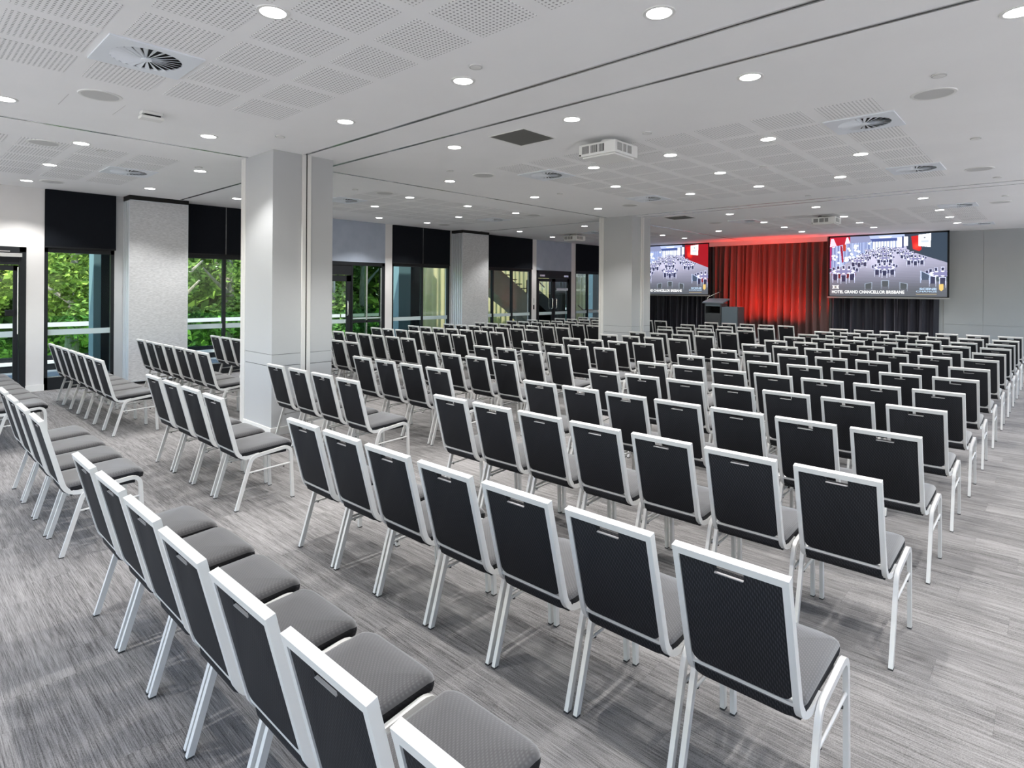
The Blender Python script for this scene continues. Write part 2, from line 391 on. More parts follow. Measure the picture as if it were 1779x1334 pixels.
# ------------------------------------------------------------------ windows, doors and blinds on the left wall
def window(n, y0, y1, mulls, zt=2.54, curtain=False):
    w = MB(); F = .055
    w.box(WX-.10, WX-.01, y0, y0+F, 0, zt); w.box(WX-.10, WX-.01, y1-F, y1, 0, zt)
    w.box(WX-.10, WX-.01, y0, y1, zt-.08, zt); w.box(WX-.10, WX-.01, y0, y1, 0, .22)
    w.box(WX-.16, WX-.04, y0, y1, zt, CZ)
    t = struct('window_%d' % n, w, m_frame)
    edges = [y0+F]+[e for q in mulls for e in (q-.03, q+.03)]+[y1-F]
    for q in mulls: part('mullion', MB().box(WX-.10, WX-.015, q-.03, q+.03, .22, zt-.08), m_frame, t)
    for k in range(0, len(edges), 2):
        part('pane', MB().box(WX-.056, WX-.05, edges[k], edges[k+1], .22, zt-.08), m_glass, t)
        part('safety_stripe', MB().box(WX-.049, WX-.046, edges[k], edges[k+1], .975, 1.075), m_frost, t)
    part('sill_bead', MB().box(WX-.045, WX-.012, y0+F, y1-F, .22, .232), m_alu, t)
    return t
m_frost = translucent('frosted_stripe', (.72, .80, .80), (.72, .80, .80), False, .4)
window(1, 2.05, 3.11, [])
window(2, 4.0, 6.45, [5.14])
window(3, 9.50, 11.56, [10.55])
window(4, 12.75, 15.27, [13.40, 14.30])
window(5, 17.76, 20.0, [18.57])

def blind(label, spans, zb=2.56):
    y0, y1 = spans[0][0], spans[-1][1]
    t = thing('roller_blind', label, 'blind', (WX+.03, (y0+y1)/2, zb), group=None)
    for a, b in spans:
        cy_ = t.location.y
        f = part('blind_fabric', MB().box(-.004, .004, a-cy_+.006, b-cy_-.006, 0, CZ-zb-.003), m_blind, t)
        if b < y1: part('light_gap_strip', MB().box(-.012, -.004, b-cy_-.006, b-cy_+.006, 0, CZ-zb-.01), m_grille, t)  # added grey strip stands in for the thin light line between blinds
        part('bottom_rail', MB().box(-.010, .012, a-cy_+.006, b-cy_-.006, -.022, .006), m_black, f)
    return t
blind('single black roller blind over the leftmost window beside the door', [(2.05, 3.13)])
blind('double black roller blind between textured folding panels and near column', [(4.0, 5.15), (5.15, 6.45)])
blind('double black roller blind over the window with post and curtains', [(9.50, 10.53), (10.53, 11.54)])
blind('wide black roller blind over the window showing the stair', [(12.72, 15.27)])
blind('black roller blind left of the far column, beyond double doors', [(17.76, 20.0)])

def dframe(n, y0, y1, zt=2.53):
    w = MB(); F = .09
    w.box(WX-.14, WX+.006, y0, y0+F, 0, zt); w.box(WX-.14, WX+.006, y1-F, y1, 0, zt); w.box(WX-.14, WX+.006, y0, y1, zt-.09, zt)
    return struct('door_%d' % n, w, m_frame)
def leaf(t, y0, y1, zt, stile=.07, bot=.17, x=WX-.05, stripe=True):
    w = MB(); w.box(x-.022, x+.022, y0, y0+stile, .01, zt); w.box(x-.022, x+.022, y1-stile, y1, .01, zt)
    w.box(x-.022, x+.022, y0, y1, zt-stile-.02, zt); w.box(x-.022, x+.022, y0, y1, .01, bot)
    l = part('door_leaf', w, m_frame, t)
    part('pane', MB().box(x-.004, x+.004, y0+stile, y1-stile, bot, zt-stile-.02), m_glass, l)
    if stripe: part('safety_stripe', MB().box(x+.005, x+.008, y0+stile, y1-stile, .97, 1.07), m_frost, l)
    return l
def pull(l, y, z0, z1, dx=.06, w=.0, x=WX-.028):
    pts = fillet([(x, y, z0), (x+dx, y, z0), (x+dx, y, z1), (x, y, z1)], .03)
    return part('pull_handle', MB().tube(pts, .012), m_alu, l, smooth=.8)
d1 = dframe(1, .62, 1.80)
l1 = leaf(d1, .71, 1.70, 2.21); part('transom', MB().box(WX-.1, WX-.01, .71, 1.71, 2.22, 2.44), m_frame, d1)
part('closer', MB().box(WX-.03, WX+.05, 1.40, 1.74, 2.35, 2.42), m_alu, d1, bevel=.006)
part('closer_arm', MB().box(WX-.01, WX+.02, 1.25, 1.58, 2.44, 2.455), m_alu, d1)
part('lock_case', MB().box(WX-.028, WX+.02, 1.52, 1.64, 1.34, 1.44), m_black, l1, bevel=.004)
part('push_rod', MB().tube([(WX, 1.69, 1.02), (WX, 1.69, 2.18)], .008), m_alu, l1)
d2 = dframe(2, 7.0, 9.27)
l2 = leaf(d2, 7.09, 8.26, 2.18, stile=.13); part('transom', MB().box(WX-.1, WX-.01, 7.09, 8.26, 2.19, 2.45), m_frame, d2)
pull(l2, 8.14, 1.17, 1.53)
part('sidelight_pane', MB().box(WX-.054, WX-.046, 8.27, 9.18, .15, 2.44), m_tint, d2)
part('sidelight_mullion', MB().box(WX-.09, WX-.01, 8.70, 8.735, .15, 2.44), m_alu, d2)
part('sidelight_stile', MB().box(WX-.10, WX, 8.26, 8.30, 0, 2.44), m_frame, d2)
part('sidelight_rail', MB().box(WX-.09, WX-.01, 8.30, 9.18, .97, 1.03), m_frame, d2)
part('sidelight_band', MB().box(WX-.045, WX-.042, 8.30, 9.18, 1.06, 1.10), m_frost, d2)
part('jamb_strip', MB().box(WX-.02, WX+.012, 9.13, 9.16, .05, 2.40), m_alu, d2)
d3 = dframe(3, 15.51, 17.49)
part('transom', MB().box(WX-.1, WX-.01, 15.6, 17.4, 2.26, 2.45), m_frame, d3)
la = leaf(d3, 15.60, 16.495, 2.25, stile=.09); lb = leaf(d3, 16.505, 17.40, 2.25, stile=.09)
pull(la, 16.38, 1.19, 1.54, .06); pull(lb, 16.60, 1.19, 1.54, .06)
part('push_plate', MB().box(WX-.02, WX+.005, 16.62, 17.30, 1.83, 1.91), m_alu, lb)
for a in (15.66, 17.0): part('closer', MB().box(WX-.03, WX+.05, a, a+.26, 2.31, 2.38), m_alu, d3, bevel=.006)
tag(put('switch_plate', MB().box(WX, WX+.012, 15.345, 15.405, 1.18, 1.33).mesh('switch_plate', m_black, bevel=.003)), 'small black switch plate on pale pier left of double doors', 'switch')
tag(put('card_reader', MB().box(WX, WX+.018, 15.35, 15.40, 1.40, 1.56).mesh('card_reader', m_grille, bevel=.003)), 'slim grey control strip above the black switch plate', 'switch')

# folded stacks of the operable wall
def stack(label, x0, x1, y0, y1, n):
    t = thing('folding_wall_stack', label, 'partition', (WX, (y0+y1)/2, 0)); cy_ = t.location.y; d = (x1-x0)/n
    for k in range(n):
        a = x0-WX+k*d; b = a+d-.026
        p = part('panel', MB().box(a, b, y0-cy_+.012, y1-cy_-.012, .06, 3.49), m_wallfab, t)
        e = MB()
        for (c1, c2) in ((y0-cy_, y0-cy_+.012), (y1-cy_-.012, y1-cy_)): e.box(a-.001, b+.003, c1, c2, .055, 3.50)
        e.box(a-.001, b+.003, y0-cy_, y1-cy_, 3.485, 3.50); e.box(a-.001, b+.003, y0-cy_, y1-cy_, .055, .07)
        part('edge_trim', e, m_edge, p)
    part('top_gap_shade', MB().box(x0-WX, x1-WX, y0-cy_, y1-cy_, 3.50, CZ), m_dark, t)  # dark block put in as the shade of the gap above the panels
    return t
stack('grey woven folding wall stack left of the near column', WX+.005, -12.80, 3.25, 4.28, 4)
stack('grey woven folding wall stack between curtained and stair windows', WX+.005, -12.70, 11.62, 12.70, 6)

# ------------------------------------------------------------------ ceiling fittings
pmesh = MB().box(-.24, .24, -.24, .24, -.003, 0).mesh('perforated_panel', m_perf)
DIFF = [(-5.06, 1.39), (-1.46, 6.87), (-1.46, 9.87), (-5.66, 6.87), (-5.66, 9.87), (-1.46, 14.55), (-5.66, 14.55), (-10.26, 2.59), (-10.26, 6.26), (-10.26, 10.40), (-1.46, 18.75), (-10.26, 14.6)]
def perf_block(x0s, y0s):
    for x in x0s:
        for y in y0s:
            if any(abs(x+.24-a) < .4 and abs(y+.24-b) < .4 for a, b in DIFF): continue
            put('perforated_panel', pmesh, ceiling, (x+.24, y+.24, CZ))
XA = [-5.90+.6*i for i in range(8)]; XL = [-11.7+.6*i for i in range(5)]
perf_block(XA, [2.35-.6*j for j in range(5)])
perf_block(XA, [6.03+.6*j for j in range(8)])
perf_block(XA, [14.31+.6*j for j in range(6)])
perf_block(XL, [2.35-.6*j for j in range(4)])
perf_block(XL, [6.02+.6*j for j in range(8)])
perf_block(XL, [14.36+.6*j for j in range(5)])

def square_ring(R, r, n=32, z0=-.012, z1=0):
    mb_ = MB(); o = []; f = []
    for k in range(n):
        a = 2*math.pi*k/n; c, s_ = math.cos(a), math.sin(a); q = R/max(abs(c), abs(s_))
        o += [(c*q, s_*q, z0), (c*r, s_*r, z0), (c*q, s_*q, z1), (c*r, s_*r, z1)]
    for k in range(n):
        a, b = k*4, ((k+1) % n)*4
        f += [(a, b, b+1, a+1), (a+2, a+3, b+3, b+2), (a, a+2, b+2, b), (a+1, b+1, b+3, a+3)]
    return mb_.add(o, f)
dmesh = square_ring(.31, .235).mesh('diffuser_plate', m_offwhite, bevel=.002)
dvoid = MB().lathe([(.234, -.003), (.234, -.001)], 32).mesh('diffuser_void', m_dark)
dhub = MB().lathe([(.035, -.02), (.04, -.012), (.04, -.003)], 16).mesh('diffuser_hub', m_offwhite)
vb = MB(); a_ = math.radians(38)
vb.add([(.035, -.006, -.016), (.235, -.024, -.016), (.235, .012, -.004), (.035, .004, -.004), (.035, -.006, -.0145), (.235, -.024, -.0145), (.235, .012, -.0025), (.035, .004, -.0025)],
       [(0,1,2,3), (7,6,5,4), (0,4,5,1), (1,5,6,2), (2,6,7,3), (3,7,4,0)])
dvane = vb.mesh('vane', m_offwhite)
dlab = ['square swirl air diffuser nearest the viewer, upper left ceiling', 'square swirl diffuser near the right edge, right of the projector', 'swirl diffuser further back at right end of perforated ceiling',
        'swirl diffuser just left of the large white projector', 'swirl diffuser behind the large projector, before the far column', 'far right swirl diffuser above the right screen', 'swirl diffuser right of the far column, towards the stage',
        'swirl diffuser on the window-side ceiling above the leftmost blinds', 'swirl diffuser right of near column over window-side chairs', 'swirl diffuser above the window with post and curtains', 'swirl diffuser beside the stage wall, far right corner', 'swirl diffuser by the far window-side projector']
for (x, y), lab in zip(DIFF, dlab):
    t = thing('air_diffuser', lab, 'air diffuser', (x, y, CZ), group='swirl air diffusers in the ceiling')
    put('plate', dmesh, t); put('duct_void', dvoid, t); put('hub', dhub, t)
    for k in range(24): put('vane', dvane, t, rot=(0, 0, 2*math.pi*k/24))

lring = MB(); lring.lathe([(.078, 0), (.078, -.006), (.098, -.006), (.102, 0)], 28)
lring = lring.mesh('trim_ring', m_white, smooth=.6); llens = MB().lathe([(.079, -.002), (.079, -.0045)], 28).mesh('lens', m_lens)
LIGHTS = [(-3.62,1.69),(-1.82,1.69),(-7.15,.81),(-7.14,2.59),(-8.66,1.69),(-10.53,1.69),(-12.40,1.69),(-9.36,3.28),(-11.7,3.28),(-11.7,4.77),(-9.36,4.77),
 (-5.43,3.31),(-3.63,3.31),(-1.83,3.31),(-5.40,4.79),(-3.62,4.79),(-1.83,4.79),(-.18,4.77),
 (-4.81,6.88),(-3.63,6.88),(-2.42,6.88),(-7.15,6.25),(-9.0,6.87),(-10.53,7.13),(-12.15,6.87),(-7.17,8.36),(-5.41,8.37),(-3.63,8.39),(-1.82,8.39),(-9.0,8.36),(-12.15,8.35),
 (-9.0,9.84),(-10.53,9.49),(-12.1,9.8),(-2.41,9.86),(-3.62,9.88),(-4.82,9.88),(-7.16,10.41),(-11.75,13.02),(-9.39,13.02),(-1.82,13.05),(-3.63,13.05),(-5.41,13.03),
 (-12.13,15.05),(-1.82,15.12),(-3.61,15.10),(-5.40,15.10),(-1.82,16.67),(-3.63,16.67),(-5.40,16.60),(-7.17,16.50),(-9.05,16.68),(-1.83,18.2),(-3.61,18.1),(-5.42,18.15),(-9.0,18.05),
 # unseen fittings beyond the frame, added for their light
 (-5.42,.25),(-9.0,.3),(-3.62,.1),
 (.6,1.69),(.6,3.31),(2.2,4.77),(.6,6.88),(.6,8.39),(.6,9.87),(.6,13.05),(.6,15.1),(.6,16.67),(2.2,6.88),(2.2,9.87),(2.2,1.69),(2.2,13.05)]
spot = bpy.data.lights.new('downlight_spot', 'SPOT'); spot.energy = SPOT_W; spot.spot_size = math.radians(112); spot.spot_blend = .5; spot.shadow_soft_size = .018; spot.color = (1, .985, .965)
LL = sorted(LIGHTS, key=lambda p: p[1]); rows_ = []
for p in LL:
    if rows_ and p[1]-rows_[-1][0][1] < .55: rows_[-1].append(p)
    else: rows_.append([p])
seen_rows = [r for r in rows_ if r[0][1] > .5]
for r in rows_:
    r.sort(key=lambda p: -p[0]); vis = [p for p in r if r[0][1] > .5 and p[0] < 0]
    for p in r:
        x, y = p
        if p in vis: lab = 'round recessed downlight, %s from the right in %s ceiling row ahead' % (ORD[vis.index(p)+1], ORD[seen_rows.index(r)+1])
        elif y > .5: lab = 'added unseen downlight %s the right aisle, %s ceiling row ahead' % ('just past' if x < 1 else 'far beyond', ORD[seen_rows.index(r)+1])
        else: lab = 'added unseen downlight behind the viewer, %s from right' % ORD[r.index(p)+1]
        t = thing('downlight', lab, 'downlight', (x, y, CZ), group='recessed ceiling downlights')
        put('trim', lring, t); put('lens', llens, t)
        o = bpy.data.objects.new('lamp', spot); COL.objects.link(o); o.parent = t; o.location = (0, 0, -.03)

smesh1 = MB().lathe([(.145, 0), (.145, -.008), (.165, -.008), (.17, 0)], 32).mesh('speaker_rim', m_white, smooth=.6); smesh2 = MB().lathe([(.146, -.004), (.146, -.007)], 32).mesh('speaker_grille', m_grille)
SP = [((-6.36,1.38), 'round ceiling speaker left of nearest swirl diffuser'), ((-8.97,1.38), 'round ceiling speaker near left edge beyond the track'), ((-12.19,1.99), 'round speaker above the leftmost window blind'),
      ((-6.39,6.26), 'round ceiling speaker left of the projector'), ((-8.94,6.26), 'round ceiling speaker right of near column over window-side chairs'), ((-6.39,10.42), 'round ceiling speaker in front of far column'),
      ((-8.93,10.38), 'round speaker left of far column beyond ceiling track'), ((-12.10,10.39), 'round speaker above curtained window blind'), ((-.80,6.25), 'largest round ceiling speaker at the right edge'),
      ((-.81,10.46), 'second round speaker along the right edge of ceiling'), ((-.81,14.53), 'third round speaker on right, before the stage wall'), ((-6.39,14.48), 'round speaker right of far column towards stage')]
for (x, y), lab in SP:
    t = thing('ceiling_speaker', lab, 'speaker', (x, y, CZ), group='round ceiling speakers'); put('rim', smesh1, t); put('grille', smesh2, t)
kmesh = MB().lathe([(.022, -.016), (.045, -.012), (.05, 0)], 20).mesh('sprinkler_cap', m_white, smooth=.6)
ksl = MB().lathe([(.05, -.0125), (.052, -.0115), (.052, -.006)], 20).mesh('shadow_gap', m_grille)
KP = [(-6.52,3.14),(-8.93,1.95),(-9.07,3.16),(-3.32,3.16),(-6.51,5.69),(-3.31,5.74),(-9.0,5.69),(-6.56,8.34),(-.70,5.74),(-.68,8.35),(-3.0,8.35),(-3.30,11.39),(-.67,11.38),(-.69,13.63)]
kl = ['just in front of near column top','on left ceiling beside a speaker','left of near column beyond the track','right of nearest perforated panels, before track','right of near column before projector','right of the large projector',
      'beyond the window-side track','before the far column','at right edge by largest speaker','right of perforated ceiling','within far perforated panels','before the far ceiling track','right, just past the far track','far right before stage wall']
for (x, y), lab in zip(KP, kl):
    t = thing('sprinkler_cap', 'small white round sprinkler cap '+lab, 'sprinkler', (x, y, CZ), group='sprinkler caps in the ceiling'); put('cap', kmesh, t); put('collar', ksl, t)
for (x0, x1, y0, y1), lab in (((-4.73, -4.22, 4.73, 5.26), 'square grey return air grille left of the large projector'), ((-6.85, -6.3, 12.65, 13.2), 'square grey return air grille right of far column')):
    t = thing('return_grille', lab, 'air grille', ((x0+x1)/2, (y0+y1)/2, CZ)); a, b = (x1-x0)/2, (y1-y0)/2
    part('mesh_plate', MB().box(-a, a, -b, b, -.004, 0), m_greypanel, t); fr = MB()
    for q in ((-a-.012, a+.012, -b-.012, -b), (-a-.012, a+.012, b, b+.012), (-a-.012, -a, -b, b), (a, a+.012, -b, b)): fr.box(*q, -.006, 0)
    part('frame', fr, m_white, t)
t = thing('motion_sensor', 'small white box sensor under ceiling, right of left speaker', 'sensor', (-6.61, 1.86, CZ))
part('base', MB().box(-.05, .05, -.09, .09, -.03, 0), m_white, t, bevel=.004); part('window', MB().box(-.04, .051, -.07, .07, -.045, -.03), m_black, t); part('body', MB().box(-.055, .055, -.10, .10, -.075, -.045), m_white, t, bevel=.006)
# access hatch outline beside the speaker
t = thing('access_hatch', 'flush ceiling access hatch left of the nearest round speaker', 'hatch', (-6.76, 1.40, CZ)); h = MB()
for q in ((-.22, .22, -.222, -.217), (-.22, .22, .217, .222)): h.box(*q, -.0015, 0)
part('joint', h, m_grille, t)

def projector(label, x, y, zb=3.37, w=.49, d=.48, h=.15):
    t = thing('projector', label, 'projector', (x, y, zb), group='white ceiling projectors')
    body = part('body', MB().box(-w/2, w/2, -d/2, d/2, .012, h), m_white, t, bevel=.012)
    part('underside', MB().box(-w/2+.03, w/2-.03, -d/2+.03, d/2-.03, -.006, .014), m_white, t, bevel=.006)
    for (a, b) in ((-.20, -.11), (-.08, .01), (.03, .10)):
        v = part('vent', MB().box(a, b, -d/2-.002, -d/2+.002, .04, h-.025), m_dark, body)
        n = int((b-a)/.011)
        sl_ = MB()
        for k in range(n): sl_.box(a+k*.011, a+k*.011+.005, -d/2-.005, -d/2-.001, .04, h-.025)
        part('vent_louvre', sl_, m_grille, v)
    for (a, b) in ((-.19, -.10), (-.07, -.01), (.02, .10)):
        v = part('vent', MB().box(w/2-.002, w/2+.002, a, b, .04, h-.025), m_dark, body); n = int((b-a)/.011); sl_ = MB()
        for k in range(n): sl_.box(w/2+.001, w/2+.005, a+k*.011, a+k*.011+.005, .04, h-.025)
        part('vent_louvre', sl_, m_grille, v)
    part('lens', MB().tube([(-.05, d/2-.01, .075), (-.05, d/2+.03, .075)], .045, 16), m_black, t)
    part('sensor', MB().tube([(-w/2+.02, -d/2-.006, .03), (-w/2+.02, -d/2+.01, .03)], .010, 10), m_black, t)
    part('mount_pole', MB().tube([(0, 0, h), (0, 0, CZ-zb)], .022, 12), m_grille, t)
    part('mount_plate', MB().box(-.09, .09, -.09, .09, h, h+.02), m_grille, t); part('ceiling_plate', MB().lathe([(.09, CZ-zb-.02), (.09, CZ-zb)], 20), m_white, t)
    for s in (-1, 1): part('mount_arm', MB().tube([(s*.13, s*.1, h), (0, 0, h+.045)], .008), m_grille, t)
    part('cable', MB().tube(fillet([(-.16, -.05, h), (-.15, -.04, h+.05), (-.06, 0, h+.05), (-.05, 0, CZ-zb)], .03), .006), m_dark, t)
    return t
projector('large white projector hanging from the ceiling, upper centre', -3.83, 5.77)
projector('white projector hanging in front of right screen', -3.86, 14.65)
projector('small white projector hanging left of the far column', -11.02, 14.75)

# ------------------------------------------------------------------ stage end: drapes, screens, lectern
def drape(name, label, x0, x1, y, zb, zt, m_, pitch, amp, seed):
    rnd = random.Random(seed); xs = [x0]; 
    while xs[-1] < x1: xs.append(xs[-1]+pitch*rnd.uniform(.6, 1.5))
    n = 8; V = []; ph = []
    for k in range(len(xs)-1):
        for j in range(n): V.append((xs[k]+(xs[k+1]-xs[k])*j/n, j/n, rnd.uniform(.9, 1.1) if j == 0 else None, k))
    V = [v for v in V if v[0] <= x1]; ams = [amp*rnd.uniform(.55, 1.25) for _ in xs]; sw = [rnd.uniform(-.05, .05) for _ in xs]
    levels = [0, .12, .3, .5, .7, .88, 1.0]; mb_ = MB(); o = []; f = []
    for li, l in enumerate(levels):
        z = zb+(zt-zb)*l; g = .45+.55*(1-l)**.5
        for v in V: o.append((v[0]+sw[v[3]]*(1-l), y-ams[v[3]]*g*math.sin(math.pi*v[1])**1.0*1.0+ams[v[3]]*.3*math.sin(3*math.pi*v[1])*g, z))
    m_n = len(V)
    for li in range(len(levels)-1):
        for k in range(m_n-1): f.append((li*m_n+k, li*m_n+k+1, (li+1)*m_n+k+1, (li+1)*m_n+k))
    # a second skin behind gives the cloth its thickness
    base = len(o); o += [(p[0], p[1]+.012, p[2]) for p in o]; f += [tuple(base+i for i in q[::-1]) for q in f]
    return tag(put(name, mb_.add(o, f).mesh(name, m_, smooth=1.2)), label, 'curtain')
drape('stage_curtain', 'stage curtain glowing red between the two screens', -9.12, -5.30, 20.62, .02, 3.46, m_redlitvelvet, .20, .225, 3)
drape('stage_curtain', 'black pleated drape under the right projection screen', -5.27, -2.42, 20.63, .02, 3.5, m_blackvelvet, .21, .17, 5)
drape('stage_curtain', 'black pleated drape under the left projection screen', -13.1, -9.18, 20.63, .02, 3.5, m_blackvelvet, .21, .17, 9)
m_pelmet = mat('pelmet_paint', (.55, .5, .5), .6)
tag(put('curtain_pelmet', MB().box(-9.13, -5.30, 20.22, 20.30, 3.43, CZ).mesh('curtain_pelmet', m_pelmet, bevel=.004)), 'long pelmet rail along the ceiling above the red-lit curtain', 'pelmet')

# picture painter for the projected slides
PW_, PH_ = 380, 226
def paint(redright):
    yy, xx = np.mgrid[0:PH_, 0:PW_]; u = (xx+.5)/PW_; v = (yy+.5)/PH_
    im = np.zeros((PH_, PW_, 3)); rs = np.random.RandomState(4)
    def mixin(mask, c): im[:] = im*(1-mask[..., None])+np.array(c)*mask[..., None]
    def poly(pts, c, a=1.0):
        inside = np.zeros(u.shape, bool); n = len(pts)
        for i in range(n):
            x1, y1 = pts[i]; x2, y2 = pts[(i+1) % n]
            if y1 == y2: continue
            cond = ((y1 > v) != (y2 > v)) & (u < (x2-x1)*(v-y1)/(y2-y1)+x1); inside ^= cond
        mixin(inside*a, c)
    def rect(a, b, c_, d, col, al=1.0): mixin(((u >= a) & (u < b) & (v >= c_) & (v < d))*al, col)
    def ell(cx_, cy_, rx, ry, col, al=1.0): mixin(np.clip((1-((u-cx_)/rx)**2-((v-cy_)/ry)**2)*6, 0, 1)*al, col)
    # floor
    t = np.clip((v-.25)/.65, 0, 1); fl = np.stack([.66-.36*t, .65-.34*t, .76-.40*t], -1); im[:] = fl
    im[:] = im*(1+.10*np.sin(v*260+u*9)[..., None]*t[..., None])
    mixin(np.exp(-((u-.45)/.17)**2-((v-.42)/.14)**2)*.6, (.82, .80, .90))
    poly([(.30, 0), (.70, 0), (.62, .09), (.38, .09)], (.62, .68, .85)); rect(.37, .62, .055, .10, (.20, .26, .48)); poly([(.44, .02), (.56, .02), (.54, .05), (.46, .05)], (.9, .93, 1))
    rect(.38, .60, .10, .24, (.93, .96, 1)); 
    for k in range(9): rect(.385+.025*k, .391+.025*k, .10, .24, (.35, .42, .62))
    poly([(0, .08), (.38, .08), (.40, .26), (.25, .34), (0, .62)], (.70, .77, .95))
    for k in range(34):
        a = .005+.0115*k; hb = .60-.38*(a/.38); rect(a, a+rs.uniform(.003, .008), .07+rs.uniform(0, .05), hb, (.16, .22, .44), .9)
    for k in range(40): 
        a = rs.uniform(.02, .37); ell(a, rs.uniform(.12, .5-.5*a), .012, .02, (.96, .98, 1), .8)
    poly([(0, 0), (.19, 0), (.19, .11), (0, .17)], (.60, .04, .13)); poly([(.19, 0), (.36, 0), (.38, .1), (.19, .11)], (.45, .48, .62))
    poly([(.01, .02), (.035, .02), (.065, .15), (0, .16)], (.95, .75, .85)); poly([(.155, .01), (.17, .01), (.19, .11), (.14, .12)], (.93, .8, .9))
    poly([(0, .17), (.02, .16), (.01, .6), (0, .6)], (.55, .12, .32)); poly([(.095, .15), (.115, .15), (.13, .42), (.115, .44)], (.50, .04, .16)); poly([(.12, .13), (.15, .13), (.15, .24), (.125, .24)], (.62, .16, .10))
    wall = (.52, .02, .08) if redright else (.13, .18, .235)
    poly([(.66, 0), (1, 0), (1, .45), (.80, .34), (.68, .24)], (.13, .16, .24)); poly([(.70, 0), (1, 0), (1, .47), (.80, .34), (.70, .27)], wall)
    rect(.60, .64, .05, .20, (.95, .97, 1)); rect(.656, .69, .04, .19, (.95, .97, 1)); rect(.64, .655, .03, .22, (.18, .22, .38))
    poly([(.715, .04), (.77, .03), (.80, .25), (.78, .28), (.73, .24)], (.72, .05, .05)); mixin(np.exp(-((u-.76)/.025)**2-((v-.2)/.05)**2), (1, .22, .16))
    poly([(.775, .02), (.875, .005), (.87, .22), (.775, .20)], (.97, .97, .99)); ell(.823, .07, .008, .012, (.35, .38, .42)); rect(.795, .855, .11, .145, (.70, .74, .78))
    def chair(cx_, cy_, w, h, dk=(.13, .14, .24), fr=(.82, .84, .98), sk=0.0):
        poly([(cx_-w, cy_-h-sk), (cx_+w, cy_-h+sk), (cx_+w*.9, cy_+h), (cx_-w*.9, cy_+h)], fr); poly([(cx_-w*.78, cy_-h*.82-sk), (cx_+w*.78, cy_-h*.82+sk), (cx_+w*.7, cy_+h), (cx_-w*.7, cy_+h)], dk)
        rect(cx_-w, cx_-w*.8, cy_, cy_+h*1.7, fr, .8); rect(cx_+w*.8, cx_+w, cy_, cy_+h*1.7, fr, .8)
    def table(cx_, cy_, rx, ry, skirt=(.16, .17, .28), top=(.42, .42, .58)):
        n = 7
        for k in range(n): 
            a = math.pi*(1.12+.76*k/(n-1)); chair(cx_+rx*1.05*math.cos(a), cy_+ry*1.5*math.sin(a), rx*.11, ry*.55)
        ell(cx_, cy_+ry*1.1, rx*.92, ry*1.5, skirt); ell(cx_, cy_, rx, ry, top)
        for k in range(12):
            a = 2*math.pi*k/12; ell(cx_+rx*.75*math.cos(a), cy_+ry*.72*math.sin(a), rx*.12, ry*.2, (.96, .96, 1))
        for k in range(3):
            q = (-.62, 0, .62)[k]; chair(cx_+rx*q, cy_+ry*(2.3 if k == 1 else 1.9), rx*.22, ry*1.25, sk=ry*.2*(-q))
    for (a, b, c_) in ((.48, .215, .05), (.49, .255, .055), (.36, .24, .04), (.58, .225, .04), (.495, .305, .07), (.40, .285, .05), (.63, .265, .045), (.33, .325, .06), (.68, .315, .065), (.495, .375, .08), (.27, .41, .085), (.75, .40, .085)):
        table(a, b, c_, c_*.34)
    table(.495, .53, .105, .038); table(.13, .585, .125, .048, (.32, .03, .07) if not redright else (.14, .2, .28)); table(.965, .64, .125, .05, (.20, .24, .27) if not redright else (.40, .05, .09))
    chair(.83, .68, .04, .06, (.20, .25, .33), (.66, .72, .86), .03)
    for (a, b) in ((.355, .83), (.50, .79), (.655, .83)): chair(a, b, .035, .05, (.22, .24, .26), (.55, .60, .68), .012 if a > .6 else (-.012 if a < .4 else 0))
    g = np.clip((v-.72)/.25, 0, 1)[..., None]; im[:] = im*(1-.55*g)+np.array((.24, .26, .27))*.55*g
    return np.clip(im, 0, 1)**1.9
def picture_mesh(name, im, w, h):
    nx, ny = PW_, PH_; xs = np.linspace(-w/2, w/2, nx+1); zs = np.linspace(h/2, -h/2, ny+1)
    vx = np.zeros(((ny+1)*(nx+1), 3)); vx[:, 0] = np.tile(xs, ny+1); vx[:, 2] = np.repeat(zs, nx+1)
    i = np.arange(ny*nx); r = i//nx; c = i % nx; a = r*(nx+1)+c
    F = np.stack([a, a+nx+1, a+nx+2, a+1], 1)
    me = bpy.data.meshes.new(name); me.from_pydata(vx.tolist(), [], F.tolist())
    at = me.color_attributes.new('Col', 'FLOAT_COLOR', 'CORNER')
    cols = np.ones((ny*nx, 4, 4)); cols[:, :, :3] = im.reshape(-1, 1, 3); at.data.foreach_set('color', cols.ravel())
    me.materials.append(m_slide); return me
m_slide = bpy.data.materials.new('projected_slide'); m_slide.use_nodes = True
va = N(m_slide, 'ShaderNodeVertexColor'); va.layer_name = 'Col'; b_ = bsdf(m_slide); b_.inputs['Base Color'].default_value = (.05, .05, .05, 1); b_.inputs['Roughness'].default_value = .8
Lk(m_slide, va.outputs[0], b_.inputs['Emission Color']); b_.inputs['Emission Strength'].default_value = 1.25
m_text = mat('slide_white', (.1, .1, .1), .8, emit=(1, 1, 1), estr=1.0); m_textblue = mat('slide_blue', (.1, .1, .1), .8, emit=(.55, .75, .98), estr=.9); m_gold = mat('slide_gold', (.1, .08, .03), .8, emit=(.95, .66, .22), estr=.85)
m_goldline = mat('slide_gold_dim', (.1, .08, .03), .8, emit=(.45, .38, .26), estr=.8)
